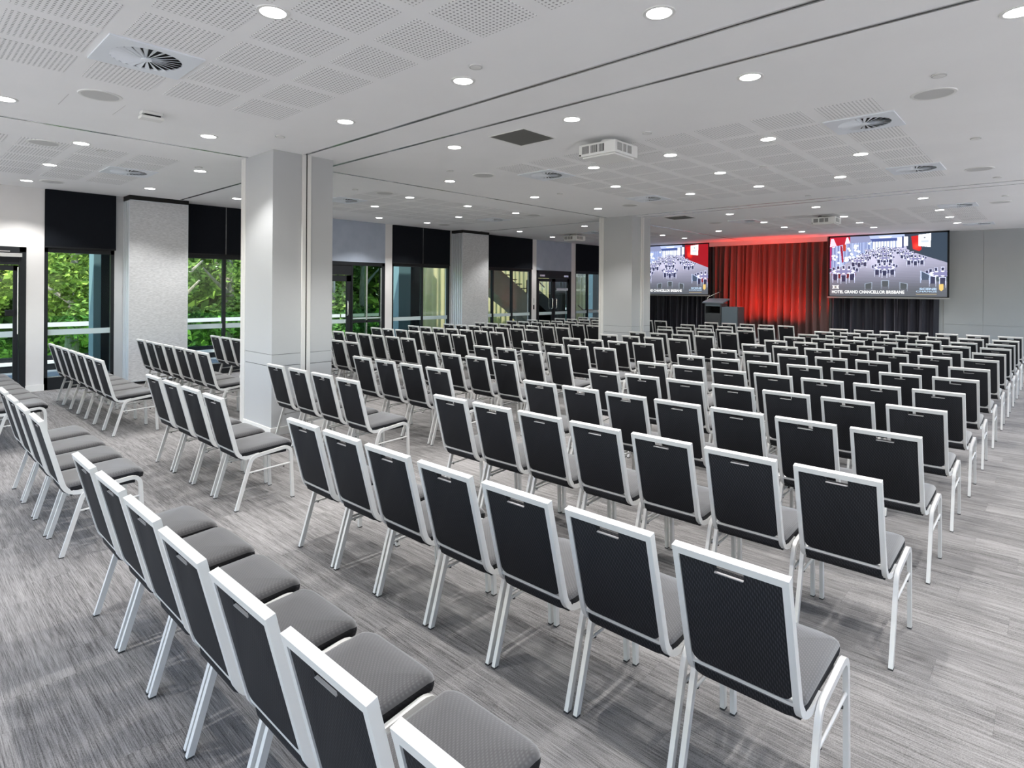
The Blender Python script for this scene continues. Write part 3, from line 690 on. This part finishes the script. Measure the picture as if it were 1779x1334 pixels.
def text_mesh(s, size, bold=.0, width=None):
    c = bpy.data.curves.new('lettering', 'FONT'); c.body = s; c.size = size; c.offset = bold; o = bpy.data.objects.new('tmp', c); COL.objects.link(o)
    bpy.context.view_layer.update(); dg = bpy.context.evaluated_depsgraph_get(); me = bpy.data.meshes.new_from_object(o.evaluated_get(dg)); bpy.data.objects.remove(o)
    v = np.zeros(len(me.vertices)*3); me.vertices.foreach_get('co', v); v = v.reshape(-1, 3); v[:, 0] -= v[:, 0].min()
    if width: v[:, 0] *= width/v[:, 0].max()
    me.vertices.foreach_set('co', np.stack([v[:, 0], np.zeros(len(v)), v[:, 1]], 1).ravel()); me.update(); return me
def screen(label, xc, redright):
    w, h = 3.06, 1.87; t = thing('projection_screen', label, 'screen', (xc, 20.26, 1.71+h/2))
    part('backing', MB().box(-w/2, w/2, .006, .014, -h/2, h/2), m_black, t); fr = MB(); B = .045
    fr.box(-w/2, -w/2+B, -.004, .006, -h/2, h/2); fr.box(w/2-B, w/2, -.004, .006, -h/2, h/2); fr.box(-w/2, w/2, -.004, .006, h/2-B, h/2); fr.box(-w/2, w/2, -.004, .006, -h/2, -h/2+.02)
    part('black_border', fr, m_black, t)
    pw, ph = w-2*B, h-B-.02; zc = (-B+.02)/2
    put('slide_picture', picture_mesh('slide_picture', paint(redright), pw, ph), t, (0, .0, zc))
    part('bottom_bar', MB().box(-w/2-.02, w/2+.02, -.03, .03, -h/2-.05, -h/2), m_bar, t, bevel=.006)
    def P(u, v): return (-pw/2+u*pw, -.004, zc+ph/2-v*ph)
    L = text_mesh('HOTEL GRAND CHANCELLOR BRISBANE', .125, .004, .64*pw); L.materials.append(m_text); put('lettering', L, t, P(.022, .955))
    L = text_mesh('SCENE', .085, .003, .135*pw); L.materials.append(m_textblue); put('lettering', L, t, P(.785, .895))
    L = text_mesh('CHANGE', .06, .001, .165*pw); L.materials.append(m_textblue); put('lettering', L, t, P(.757, .93))
    e = MB()
    def flat(pts): 
        q = [P(*p) for p in pts]; e.add([(a, -.0045, c) for a, b, c in q]+[(a, -.0035, c) for a, b, c in q], [tuple(range(len(q))), tuple(range(len(q), 2*len(q)))[::-1]])
    flat([(.024, .815), (.04, .822), (.055, .826), (.07, .822), (.088, .815), (.082, .845), (.088, .885), (.07, .876), (.055, .872), (.04, .876), (.024, .885), (.032, .848)])
    part('emblem', e, m_text, t); e = MB(); flat([(.045, .838), (.066, .838), (.066, .862), (.045, .862)])
    e.v = [(a, b-.001, c) for a, b, c in e.v]; part('emblem_centre', e, m_greypanel, t)
    e = MB(); flat([(.938, .805), (.972, .80), (.972, .885), (.955, .915), (.938, .885)]); part('gold_badge', e, m_gold, t)
    e = MB(); flat([(.757, .958), (.92, .955), (.92, .968), (.757, .97)]); part('gold_line', e, m_goldline, t)
    return t
screen('right projection screen showing banquet hall and hotel name', -3.74, False)
screen('left projection screen partly hidden by the far column', -10.67, True)

# dais and lectern
tag(put('stage_dais', MB().box(-9.4, -5.2, 17.7, 20.18, 0, .32).mesh('stage_dais', m_lectern, bevel=.01)), 'low dark stage platform hidden behind the chairs', 'stage')
t = thing('lectern', 'dark lectern with microphone in front of the red-lit curtain', 'lectern', (-8.1, 18.5, .32))
part('top', MB().prism([(-.27, 1.13), (.27, 1.25), (.27, 1.29), (-.27, 1.17)], lambda u_, v_, d: (d, u_, v_), -.36, .34), m_lecgrey, t, bevel=.006)
part('shelf_band', MB().box(-.26, .24, -.24, .22, 1.04, 1.13), m_lecgrey, t); part('side', MB().box(-.28, -.25, -.25, .24, 0, 1.13), m_lectern, t); part('side', MB().box(.23, .26, -.25, .24, 0, 1.13), m_lectern, t)
part('back_panel', MB().box(-.25, .23, .20, .23, 0, 1.13), m_dark, t); part('shelf', MB().box(-.25, .23, -.22, .20, .80, .82), m_lectern, t); part('front_panel', MB().box(-.25, .23, -.24, -.21, 0, .80), m_lectern, t); part('base', MB().box(-.30, .28, -.28, .27, 0, .04), m_lectern, t)
mc = part('microphone', MB().tube(fillet([(-.27, -.1, 1.2), (-.25, -.1, 1.32), (.12, -.05, 1.50)], .05), .008), m_grille, t); part('microphone_tip', MB().tube([(.12, -.05, 1.50), (.17, -.04, 1.52)], .014), m_black, mc)
t = thing('equipment_cabinet', 'plain grey equipment cabinet beside the lectern', 'cabinet', (-7.58, 18.5, .32))
part('body', MB().box(-.24, .26, -.25, .25, .05, 1.03), m_lecgrey, t, bevel=.006); part('side_panel', MB().box(.26, .28, -.25, .25, .05, 1.03), m_lectern, t); part('plinth', MB().box(-.22, .24, -.23, .23, 0, .05), m_black, t)
# red floor uplights in front of the curtain
red = bpy.data.lights.new('red_wash', 'SPOT'); red.energy = 250; red.color = (1, .042, .02); red.spot_size = math.radians(100); red.spot_blend = .9; red.shadow_soft_size = .05
for k, x in enumerate((-7.75, -6.95, -6.15)):
    t = thing('floor_uplight', 'black floor uplight washing the stage curtain red, %s from left' % ORD[k+1], 'stage light', (x, 19.62, .32), group='red uplights')
    part('can', MB().lathe([(.07, .06), (.09, .2), (.09, .22)], 16), m_black, t); part('bracket', MB().box(-.11, .11, -.02, .02, 0, .12), m_black, t)
    part('lens', MB().lathe([(.08, .221), (.08, .224)], 16), mat('red_lens', (.5, .02, .01), .3, emit=(1, .1, .05), estr=2) if k == 0 else bpy.data.materials['red_lens'], t)
    o = bpy.data.objects.new('lamp', red); COL.objects.link(o); o.parent = t; o.location = (0, 0, .25); o.rotation_euler = Vector((0, -.55, -1)).to_track_quat('Z', 'Y').to_euler()

# ------------------------------------------------------------------ chairs
def chair_proto():
    OY = -.30                                     # back bar sits 0.30 m behind the origin
    P = {}
    X = .222
    arch = [(0, .105, 0.0), (0, .232, .425), (0, .572, .462), (0, .594, 0.0)]
    af = fillet(arch, [.05, .07], 6); mid = 0
    # split at the middle of the rail
    r0, r1 = af[:8], af[8:]
    pm_ = (af[7]+af[8])/2; rear = r0[:8]+[pm_]; front = [pm_]+r1
    def legmesh(pts, x, name):
        mb_ = MB(); q = [Vector((x, p.y+OY, max(p.z, 0))) for p in pts]
        lo = q[0] if q[0].z < .1 else q[-1]; 
        mb_.sweep(q, .010, .0135, (1, 0, 0))
        mb_.box(lo.x-.0108, lo.x+.0108, lo.y-.0148, lo.y+.0148, 0, .007, 1)
        return mb_.mesh(name, [m_silver, m_rubber], smooth=.5)
    P['legs'] = [legmesh(rear, -X, 'leg'), legmesh(rear, X, 'leg'), legmesh(front, -X, 'leg'), legmesh(front, X, 'leg')]
    T = Vector((0, 0, .930)); A = Vector((0, .135, .412)); B = Vector((0, .30, .432))
    path = fillet([T, A, B], [.09], 7)
    bf = MB()
    for s in (-1, 1):
        q = []
        for i, p in enumerate(path):
            k = max(0, (i-len(path)*.5)/(len(path)*.5)); q.append(Vector((s*(.189+.014*k), p.y+OY, p.z)))
        bf.sweep(q, .0112, .0150, (1, 0, 0))
    d = (A-T).normalized(); nrm = Vector((0, d.z, -d.y))         # in-plane normal (towards the rear / up)
    if nrm.y > 0: nrm = -nrm
    def onb(u, v, w): p = T+d*v+nrm*w; return (u, p.y+OY, p.z)   # u across, v down the back, w to the rear
    bf.prism([(-.2005, -.0125), (.2005, -.0125), (.2005, .0145), (-.2005, .0145)], onb, -.0155, .0155)
    P['back_frame'] = bf.mesh('back_frame', m_silver, smooth=.5)
    W2, V0, V1, nw, nd, r = .1765, .0135, .455, .052, .034, .035
    def arc(cx_, cy_, a0, a1, n=5): return [(cx_+r*math.cos(math.radians(a0+(a1-a0)*k/n)), cy_+r*math.sin(math.radians(a0+(a1-a0)*k/n))) for k in range(n+1)]
    out = [(-W2, V0), (-nw, V0), (-nw, V0+nd), (nw, V0+nd), (nw, V0), (W2, V0)]+arc(W2-r, V1-r, 0, 90)+arc(-W2+r, V1-r, 90, 180)
    P['back_panel'] = MB().prism(out, onb, -.017, .011).mesh('back_panel', m_backfab, smooth=.5, bevel=.004)
    hm = MB(); hm.prism([(-nw+.002, V0+nd-.0022), (nw-.002, V0+nd-.0022), (nw-.002, V0+nd+.001), (-nw+.002, V0+nd+.001)], onb, .005, .0135)
    P['handle_trim'] = hm.mesh('handle_trim', m_trim)
    P['crossbar'] = MB().prism([(-.18, .458), (.18, .458), (.18, .472), (-.18, .472)], onb, -.012, .009).mesh('crossbar', m_silver)
    # cushion
    sm = MB(); o = []; f = []; n = 40; y0, y1, hw, rc = .118, .612, .203, .055
    def rr(k):
        pts = []; 
        for (cx_, cy_, a0) in ((hw-rc, y1-rc, 0), (-hw+rc, y1-rc, 90), (-hw+rc, y0+rc, 180), (hw-rc, y0+rc, 270)):
            for i in range(n//4): a = math.radians(a0+90*i/(n//4-1)); pts.append((cx_+rc*math.cos(a), cy_+rc*math.sin(a)))
        return pts
    ol = rr(0); cy0 = (y0+y1)/2
    def zb(y): return .428+.075*(y-y0)-max(0, y-.50)**2*2.6
    rings = [(.93, -.012), (.985, .0), (1.0, .018), (1.0, .034), (.985, .047), (.945, .056), (.86, .061), (.55, .066), (.2, .068)]
    for s_, dz in rings:
        for (x, y) in ol: yy_ = cy0+(y-cy0)*s_; o.append((x*s_, yy_+OY, zb(yy_)+dz))
    for i in range(len(rings)-1):
        for k in range(n): f.append((i*n+k, i*n+(k+1) % n, (i+1)*n+(k+1) % n, (i+1)*n+k))
    f += [tuple(range(n))[::-1], tuple((len(rings)-1)*n+k for k in range(n))]
    sm.add(o, f); sm.mi = [1 if k < 3*n else 0 for k in range(len(f))]; sm.mi[-2] = 1  # shaded lower band of the same cover, painted with the darker back fabric
    P['seat'] = sm.mesh('seat', [m_seatfab, m_backfab], smooth=1.0)
    P['seat_pan'] = MB().box(-.185, .185, .16+OY, .55+OY, .405, .425).mesh('seat_pan', m_black)
    P['str'] = []
    for s in (-1, 1):
        mb_ = MB().tube([(s*X, .20+OY, .296), (s*X, .578+OY, .312)], .0075, 8); 
        for q in ((.24, .235), (.51, .25)): mb_.tube([(s*X, q[0]+OY, .285), (s*X, q[0]+OY, .294)], .007, 6, 1)
        P['str'].append(mb_.mesh('stretcher', [m_silver, m_rubber], smooth=.8))
    t = thing('banquet_chair', 'x', 'chair')
    put('back_frame', P['back_frame'], t); bpn = put('back_panel', P['back_panel'], t); put('handle_trim', P['handle_trim'], bpn)
    put('crossbar', P['crossbar'], t); put('seat', P['seat'], t); put('seat_pan', P['seat_pan'], t)
    for me in P['legs']: put('leg', me, t)
    for me in P['str']: put('stretcher', me, t)
    return t
proto = chair_proto(); used = [False]
def place_chair(x, ytop, rz, label, group):
    t = proto if not used[0] else copy_tree(proto); used[0] = True
    t.location = (x, ytop+.30, 0); t.rotation_euler = (0, 0, rz); tag(t, label, 'chair', group)
rndc = random.Random(11)
YR = [.75, 1.97, 3.29, 4.45, 5.57, 6.65, 7.76, 8.94, 10.21, 11.34, 12.47, 13.46, 14.67, 15.97]
YM = [.77, 1.94, 3.22, 4.39, 5.49, 6.62, 7.79, 8.97, 10.25, 11.37, 12.60, 13.60, 14.86, 16.33]
YL = [.77, 1.91, 3.13, 4.36, 5.51, 6.66, 7.92, 9.00, 10.15, 11.28, 12.55, 13.47, 14.82, 16.07]
def jit(): return rndc.uniform(-.003, .003), rndc.uniform(-.006, .006), math.radians(rndc.uniform(-.35, .35))
for i in range(14):
    t_ = i/13
    def block(n, xr, xl, ys, name):
        for j in range(n):
            dx, dy, dr = jit(); x = xr+(xl-xr)*j/(n-1)
            place_chair(x+dx, ys[i]+dy, dr, 'silver-framed black chair, %s row from the back, %s from right in %s block' % (ORD[i+1], ORD[j+1], name), 'banquet chairs in the %s block' % name)
    block(7, -.815+(.15*(t_-.3) if t_ > .3 else 0), -3.74-.27*max(0, t_-.35), YR, 'right-hand')
    nm = 5 if i >= 11 else 4
    block(nm, -5.19-.07*t_, (-6.76 if nm == 4 else -7.30), YM, 'middle')
    block(7, -8.77, -11.62, YL, 'window-side')

# ------------------------------------------------------------------ outside the windows
terr = struct('terrace_floor', MB().box(-17.0, WX-.2, -6, 24, -.25, -.02), m_concrete)
tl = MB().box(-.295, .295, -.295, .295, -.018, 0).mesh('paver', m_concrete)
for i in range(5):
    for j in range(20): put('paver', tl, terr, (-13.7-.6*i, .2+.6*j, -.002))
t = thing('balustrade', 'glass balustrade with white band along the terrace edge', 'balustrade', (-16.6, 9, 0))
part('kerb', MB().box(-.12, .12, -14, 14, .13, .20), m_whitepaint, t); part('kerb_base', MB().box(-.11, .11, -14, 14, -.02, .13), m_frame, t); part('base_channel', MB().box(-.06, .06, -14, 14, .20, .30), m_frame, t)
for k in range(18):
    a = -14+k*1.5; p = part('glass_panel', MB().box(-.008, .008, a+.01, a+1.47, .28, 1.18), m_balglass, t)
    part('white_band', MB().box(.009, .013, a+.01, a+1.47, .94, 1.04), m_whitepaint, p)
def post(label, x0, x1, y0, y1, m_): tag(put('terrace_post', MB().box(x0, x1, y0, y1, -.02, 3.7).mesh('terrace_post', m_, bevel=.01)), label, 'post')
post('teal grey terrace post seen through the leftmost window', -15.7, -15.3, 3.22, 3.36, m_teal)
post('black terrace screen panel at right of the leftmost window', -15.6, -15.4, 3.37, 3.75, m_black)
post('broad teal grey post seen through curtained window', -15.7, -15.3, 11.27, 11.74, m_teal)
post('black screen panel beside the broad teal post', -15.6, -15.4, 11.75, 12.28, m_black)
def sheer(label, x, y0, y1, seed):
    rnd = random.Random(seed); n = int((y1-y0)/.03); o = []; f = []; ph = 0
    for i in range(n+1):
        y = y0+(y1-y0)*i/n; ph += rnd.uniform(.35, 1.0)
        dx = .05*math.sin(ph); o += [(x+dx, y, .02), (x+dx*.6, y, 2.75)]
    for i in range(n): f.append((i*2, i*2+2, i*2+3, i*2+1))
    b = len(o); o += [(p[0]-.004, p[1], p[2]) for p in o]; f += [tuple(b+k for k in q[::-1]) for q in f]
    tag(put('sheer_curtain', MB().add(o, f).mesh('sheer_curtain', m_sheer, smooth=1.2)), label, 'curtain')
sheer('pale yellow sheer curtain behind the window right of teal post', -15.9, 12.42, 14.2, 1)
sheer('narrow pale sheer curtain left of the teal post', -15.9, 11.0, 11.25, 2)
sheer('long pale sheer curtain behind the sloping stair', -16.3, 15.0, 20.4, 3)
sheer('pale sheer curtain behind the window left of far column', -14.8, 19.55, 20.9, 4)
# stair beyond window 4 and the double doors
t = thing('staircase', 'sloping concrete staircase seen through window and double doors', 'stairs', (-15, 17, 0))
part('soffit_slab', MB().prism([(-3.6, 4.1), (-1.33, 2.52), (.10, 1.69), (1.6, .80), (1.6, 0), (.9, 0), (-.57, 1.09), (-1.65, 1.69), (-3.6, 2.95)], lambda u_, v_, d: (d, u_, v_), -.6, 0), m_stair, t)
for k in range(12):
    part('tread', MB().box(-.62, .02, -2.5+k*.28, -2.2+k*.28, 3.20-k*.165, 3.235-k*.165), m_black, t)
part('handrail', MB().tube([(.02, -1.6, 3.6), (.02, 1.1, 1.95)], .025), m_timber, t)
tag(put('foyer_wall', MB().prism([(17.1, 0), (19.5, 0), (19.5, 3.5), (18.47, 3.5), (18.47, 1.47), (17.1, 2.22)], lambda u_, v_, d: (d, u_, v_), -15.06, -15.0).mesh('foyer_wall', m_black)), 'dark stair side wall behind the double doors', 'wall')
tag(put('foyer_wall', MB().box(-17.2, -17.05, 21.6, 26.5, -.02, 3.6).mesh('foyer_wall', m_black)), 'dark foyer wall beyond window left of far column', 'wall')
tag(put('foyer_pillar', MB().box(-16.2, -15.9, 22.35, 22.75, -.02, 3.6).mesh('foyer_pillar', m_teal, bevel=.01)), 'blue-grey foyer pillar beyond window left of far column', 'pillar')
t = thing('stair_handrail', 'short timber handrail seen through window left of far column', 'handrail', (-14.5, 19.8, 0))
part('rail', MB().tube([(0, -.1, 1.22), (0, .25, 1.03), (0, .9, 1.02)], .022), m_timber, t)
part('post', MB().tube([(0, .3, 0), (0, .3, 1.02)], .015), m_black, t)

struct('lawn_ground', MB().box(-70, -17.0, -40, 60, -1.9, -1.5), m_grass)
mb = MB(); pp = []
for k in range(40): a = k/39; pp.append((-19.5-3.5*math.sin(a*5.2), -12+36*a))
for k in range(39):
    a, b = pp[k], pp[k+1]; mb.add([(a[0]-.8, a[1], -1.48), (a[0]+.8, a[1], -1.48), (b[0]+.8, b[1], -1.48), (b[0]-.8, b[1], -1.48), (a[0]-.8, a[1], -1.53), (a[0]+.8, a[1], -1.53), (b[0]+.8, b[1], -1.53), (b[0]-.8, b[1], -1.53)], [(0, 1, 2, 3), (7, 6, 5, 4), (0, 4, 5, 1), (2, 6, 7, 3), (1, 5, 6, 2), (0, 3, 7, 4)])
struct('garden_path', mb, m_path)
def tree(label, x, y, h, rx, n, hue, seed, zlow):
    rnd = random.Random(seed); t = thing('tree', label, 'tree', (x, y, -1.5), group='garden trees beyond the terrace')
    tr_ = MB(); top = h*.62
    tr_.tube([(0, 0, 0), (.12, .05, top*.35), (-.05, .15, top*.7), (.1, .1, top)], [.24, .2, .16, .08], 10)
    for k in range(6):
        a = rnd.uniform(0, 6.28); z = top*rnd.uniform(.45, .95); tr_.tube([(0, .1, z), (math.cos(a)*rx*.3, math.sin(a)*rx*.3, z+.5), (math.cos(a)*rx*.6, math.sin(a)*rx*.6, z+1.0)], [.09, .06, .03], 6)
    part('trunk', tr_, m_bark, t, smooth=.9)
    o = []; f = []; cols = []
    blobs = [(rnd.gauss(0, .45)*rx, rnd.gauss(0, .45)*rx, zlow+(h-zlow)*rnd.random(), rnd.uniform(.35, .7)*rx*.6) for _ in range(26)]
    for k in range(n):
        bx, by, bz, br = blobs[rnd.randrange(len(blobs))]
        d = Vector((rnd.gauss(0, 1), rnd.gauss(0, 1), rnd.gauss(0, 1))).normalized(); c = Vector((bx, by, bz))+d*br*rnd.uniform(.6, 1.0)
        u = Vector((rnd.gauss(0, 1), rnd.gauss(0, 1), rnd.gauss(0, .6))).normalized(); w = u.cross(d+Vector((rnd.gauss(0, .4), rnd.gauss(0, .4), rnd.gauss(0, .4)))).normalized()
        s = rnd.uniform(.07, .15); b = len(o)
        o += [c-u*s, c+w*s*.45+d*.02, c+u*s, c-w*s*.45+d*.02]; f.append((b, b+1, b+2, b+3))
        g = rnd.random(); base = (Vector(hue)+Vector((.05, .03, .03)))*(.35+1.2*g)+Vector((.07, .05, 0))*g*g; cols.append((base.x, base.y, base.z, 1))
    me = MB().add(o, f).mesh('foliage', m_leaf); 
    me2 = bpy.data.meshes.new('foliage'); me2.from_pydata([tuple(q) for q in o], [], f); me2.materials.append(m_leaf)
    at = me2.color_attributes.new('Col', 'FLOAT_COLOR', 'CORNER'); at.data.foreach_set('color', np.repeat(np.array(cols), 4, 0).ravel()); bpy.data.meshes.remove(me)
    put('foliage', me2, t)
TREES = [(-23, 1.6, 7.5, 1.9, (.22, .36, .05)), (-25, 4.6, 8.5, 1.9, (.24, .38, .06)), (-22.5, 7.0, 7.5, 1.9, (.16, .32, .06)), (-24.5, 9.6, 8.5, 1.9, (.14, .28, .05)), (-21.5, 12.4, 7.5, 1.9, (.12, .24, .05)), (-23.5, 15.2, 8.5, 1.9, (.11, .23, .05)),
         (-21.5, 17.4, 8, 1.9, (.10, .20, .05)), (-23, 20.5, 8.5, 1.9, (.18, .30, .06)), (-21.5, 23.5, 8, 1.9, (.18, .30, .06))]
tlab = ['bright yellow-green tree behind the leftmost door', 'tall bright tree filling the leftmost window', 'leafy tree at left of the two-pane window', 'tree with pale trunk at right of two-pane window', 'dark tree hidden behind near column', 'dark green tree behind glazed door with pull handle', 'dark dense tree at right of glazed door',
        'green tree showing through yellow sheer curtain', 'tree behind the stair curtain']
for k, ((x, y, h, rx, hue), lab) in enumerate(zip(TREES, tlab)): tree(lab, x, y, h, rx, 7000 if k < 9 else 5000, hue, 30+k, 1.0 if k < 9 else .5)
def bush(label, x, y, z, s, seed):
    rnd = random.Random(seed); t = thing('garden_shrub', label, 'shrub', (x, y, z)); o = []; f = []; cols = []
    for k in range(500):
        d = Vector((rnd.gauss(0, 1), rnd.gauss(0, 1), abs(rnd.gauss(0, 1)))).normalized(); c = d*s*rnd.uniform(.5, 1); u = Vector((rnd.gauss(0, 1), rnd.gauss(0, 1), rnd.gauss(0, 1))).normalized(); w = u.cross(d).normalized(); q = rnd.uniform(.05, .09); b = len(o)
        o += [c-u*q, c+w*q*.5, c+u*q, c-w*q*.5]; f.append((b, b+1, b+2, b+3)); g = rnd.random(); cols.append((.16+.2*g, .34+.25*g, .05, 1))
    me = bpy.data.meshes.new('foliage'); me.from_pydata([tuple(q) for q in o], [], f); me.materials.append(m_leaf)
    at = me.color_attributes.new('Col', 'FLOAT_COLOR', 'CORNER'); at.data.foreach_set('color', np.repeat(np.array(cols), 4, 0).ravel()); put('foliage', me, t)
    part('stem', MB().tube([(0, 0, 0), (0, 0, s*.5)], .03, 6), m_bark, t)
bush('light green shrub on the terrace behind glazed door', -15.6, 9.55, -.02, .5, 71)

# distant belt of greenery closing the view behind the garden trees
rb = np.random.RandomState(5); n = 60000
c = np.stack([rb.normal(-34, 1.8, n), rb.uniform(-14, 48, n), rb.uniform(-1.6, 11, n)], 1); c[:, 0] += 1.5*np.sin(c[:, 1]*1.3)*np.cos(c[:, 2]*.9)
u = rb.normal(size=(n, 3)); u /= np.linalg.norm(u, axis=1)[:, None]; w = np.cross(u, rb.normal(size=(n, 3))); w /= np.linalg.norm(w, axis=1)[:, None]
sz = rb.uniform(.28, .50, n)[:, None]; V = np.stack([c-u*sz, c+w*sz*.5, c+u*sz, c-w*sz*.5], 1).reshape(-1, 3)
me = bpy.data.meshes.new('tree_belt'); me.from_pydata(V.tolist(), [], np.arange(4*n).reshape(-1, 4).tolist()); me.materials.append(m_leaf)
g = rb.rand(n, 1); cc = np.concatenate([np.array([[.11, .20, .04]])*(.4+1.5*g)+np.array([[.06, .04, 0]])*g, np.ones((n, 1))], 1)
me.color_attributes.new('Col', 'FLOAT_COLOR', 'CORNER').data.foreach_set('color', np.repeat(cc, 4, 0).ravel())
tag(put('tree_belt', me), 'distant belt of dense green foliage behind the garden trees', 'foliage', kind='stuff')
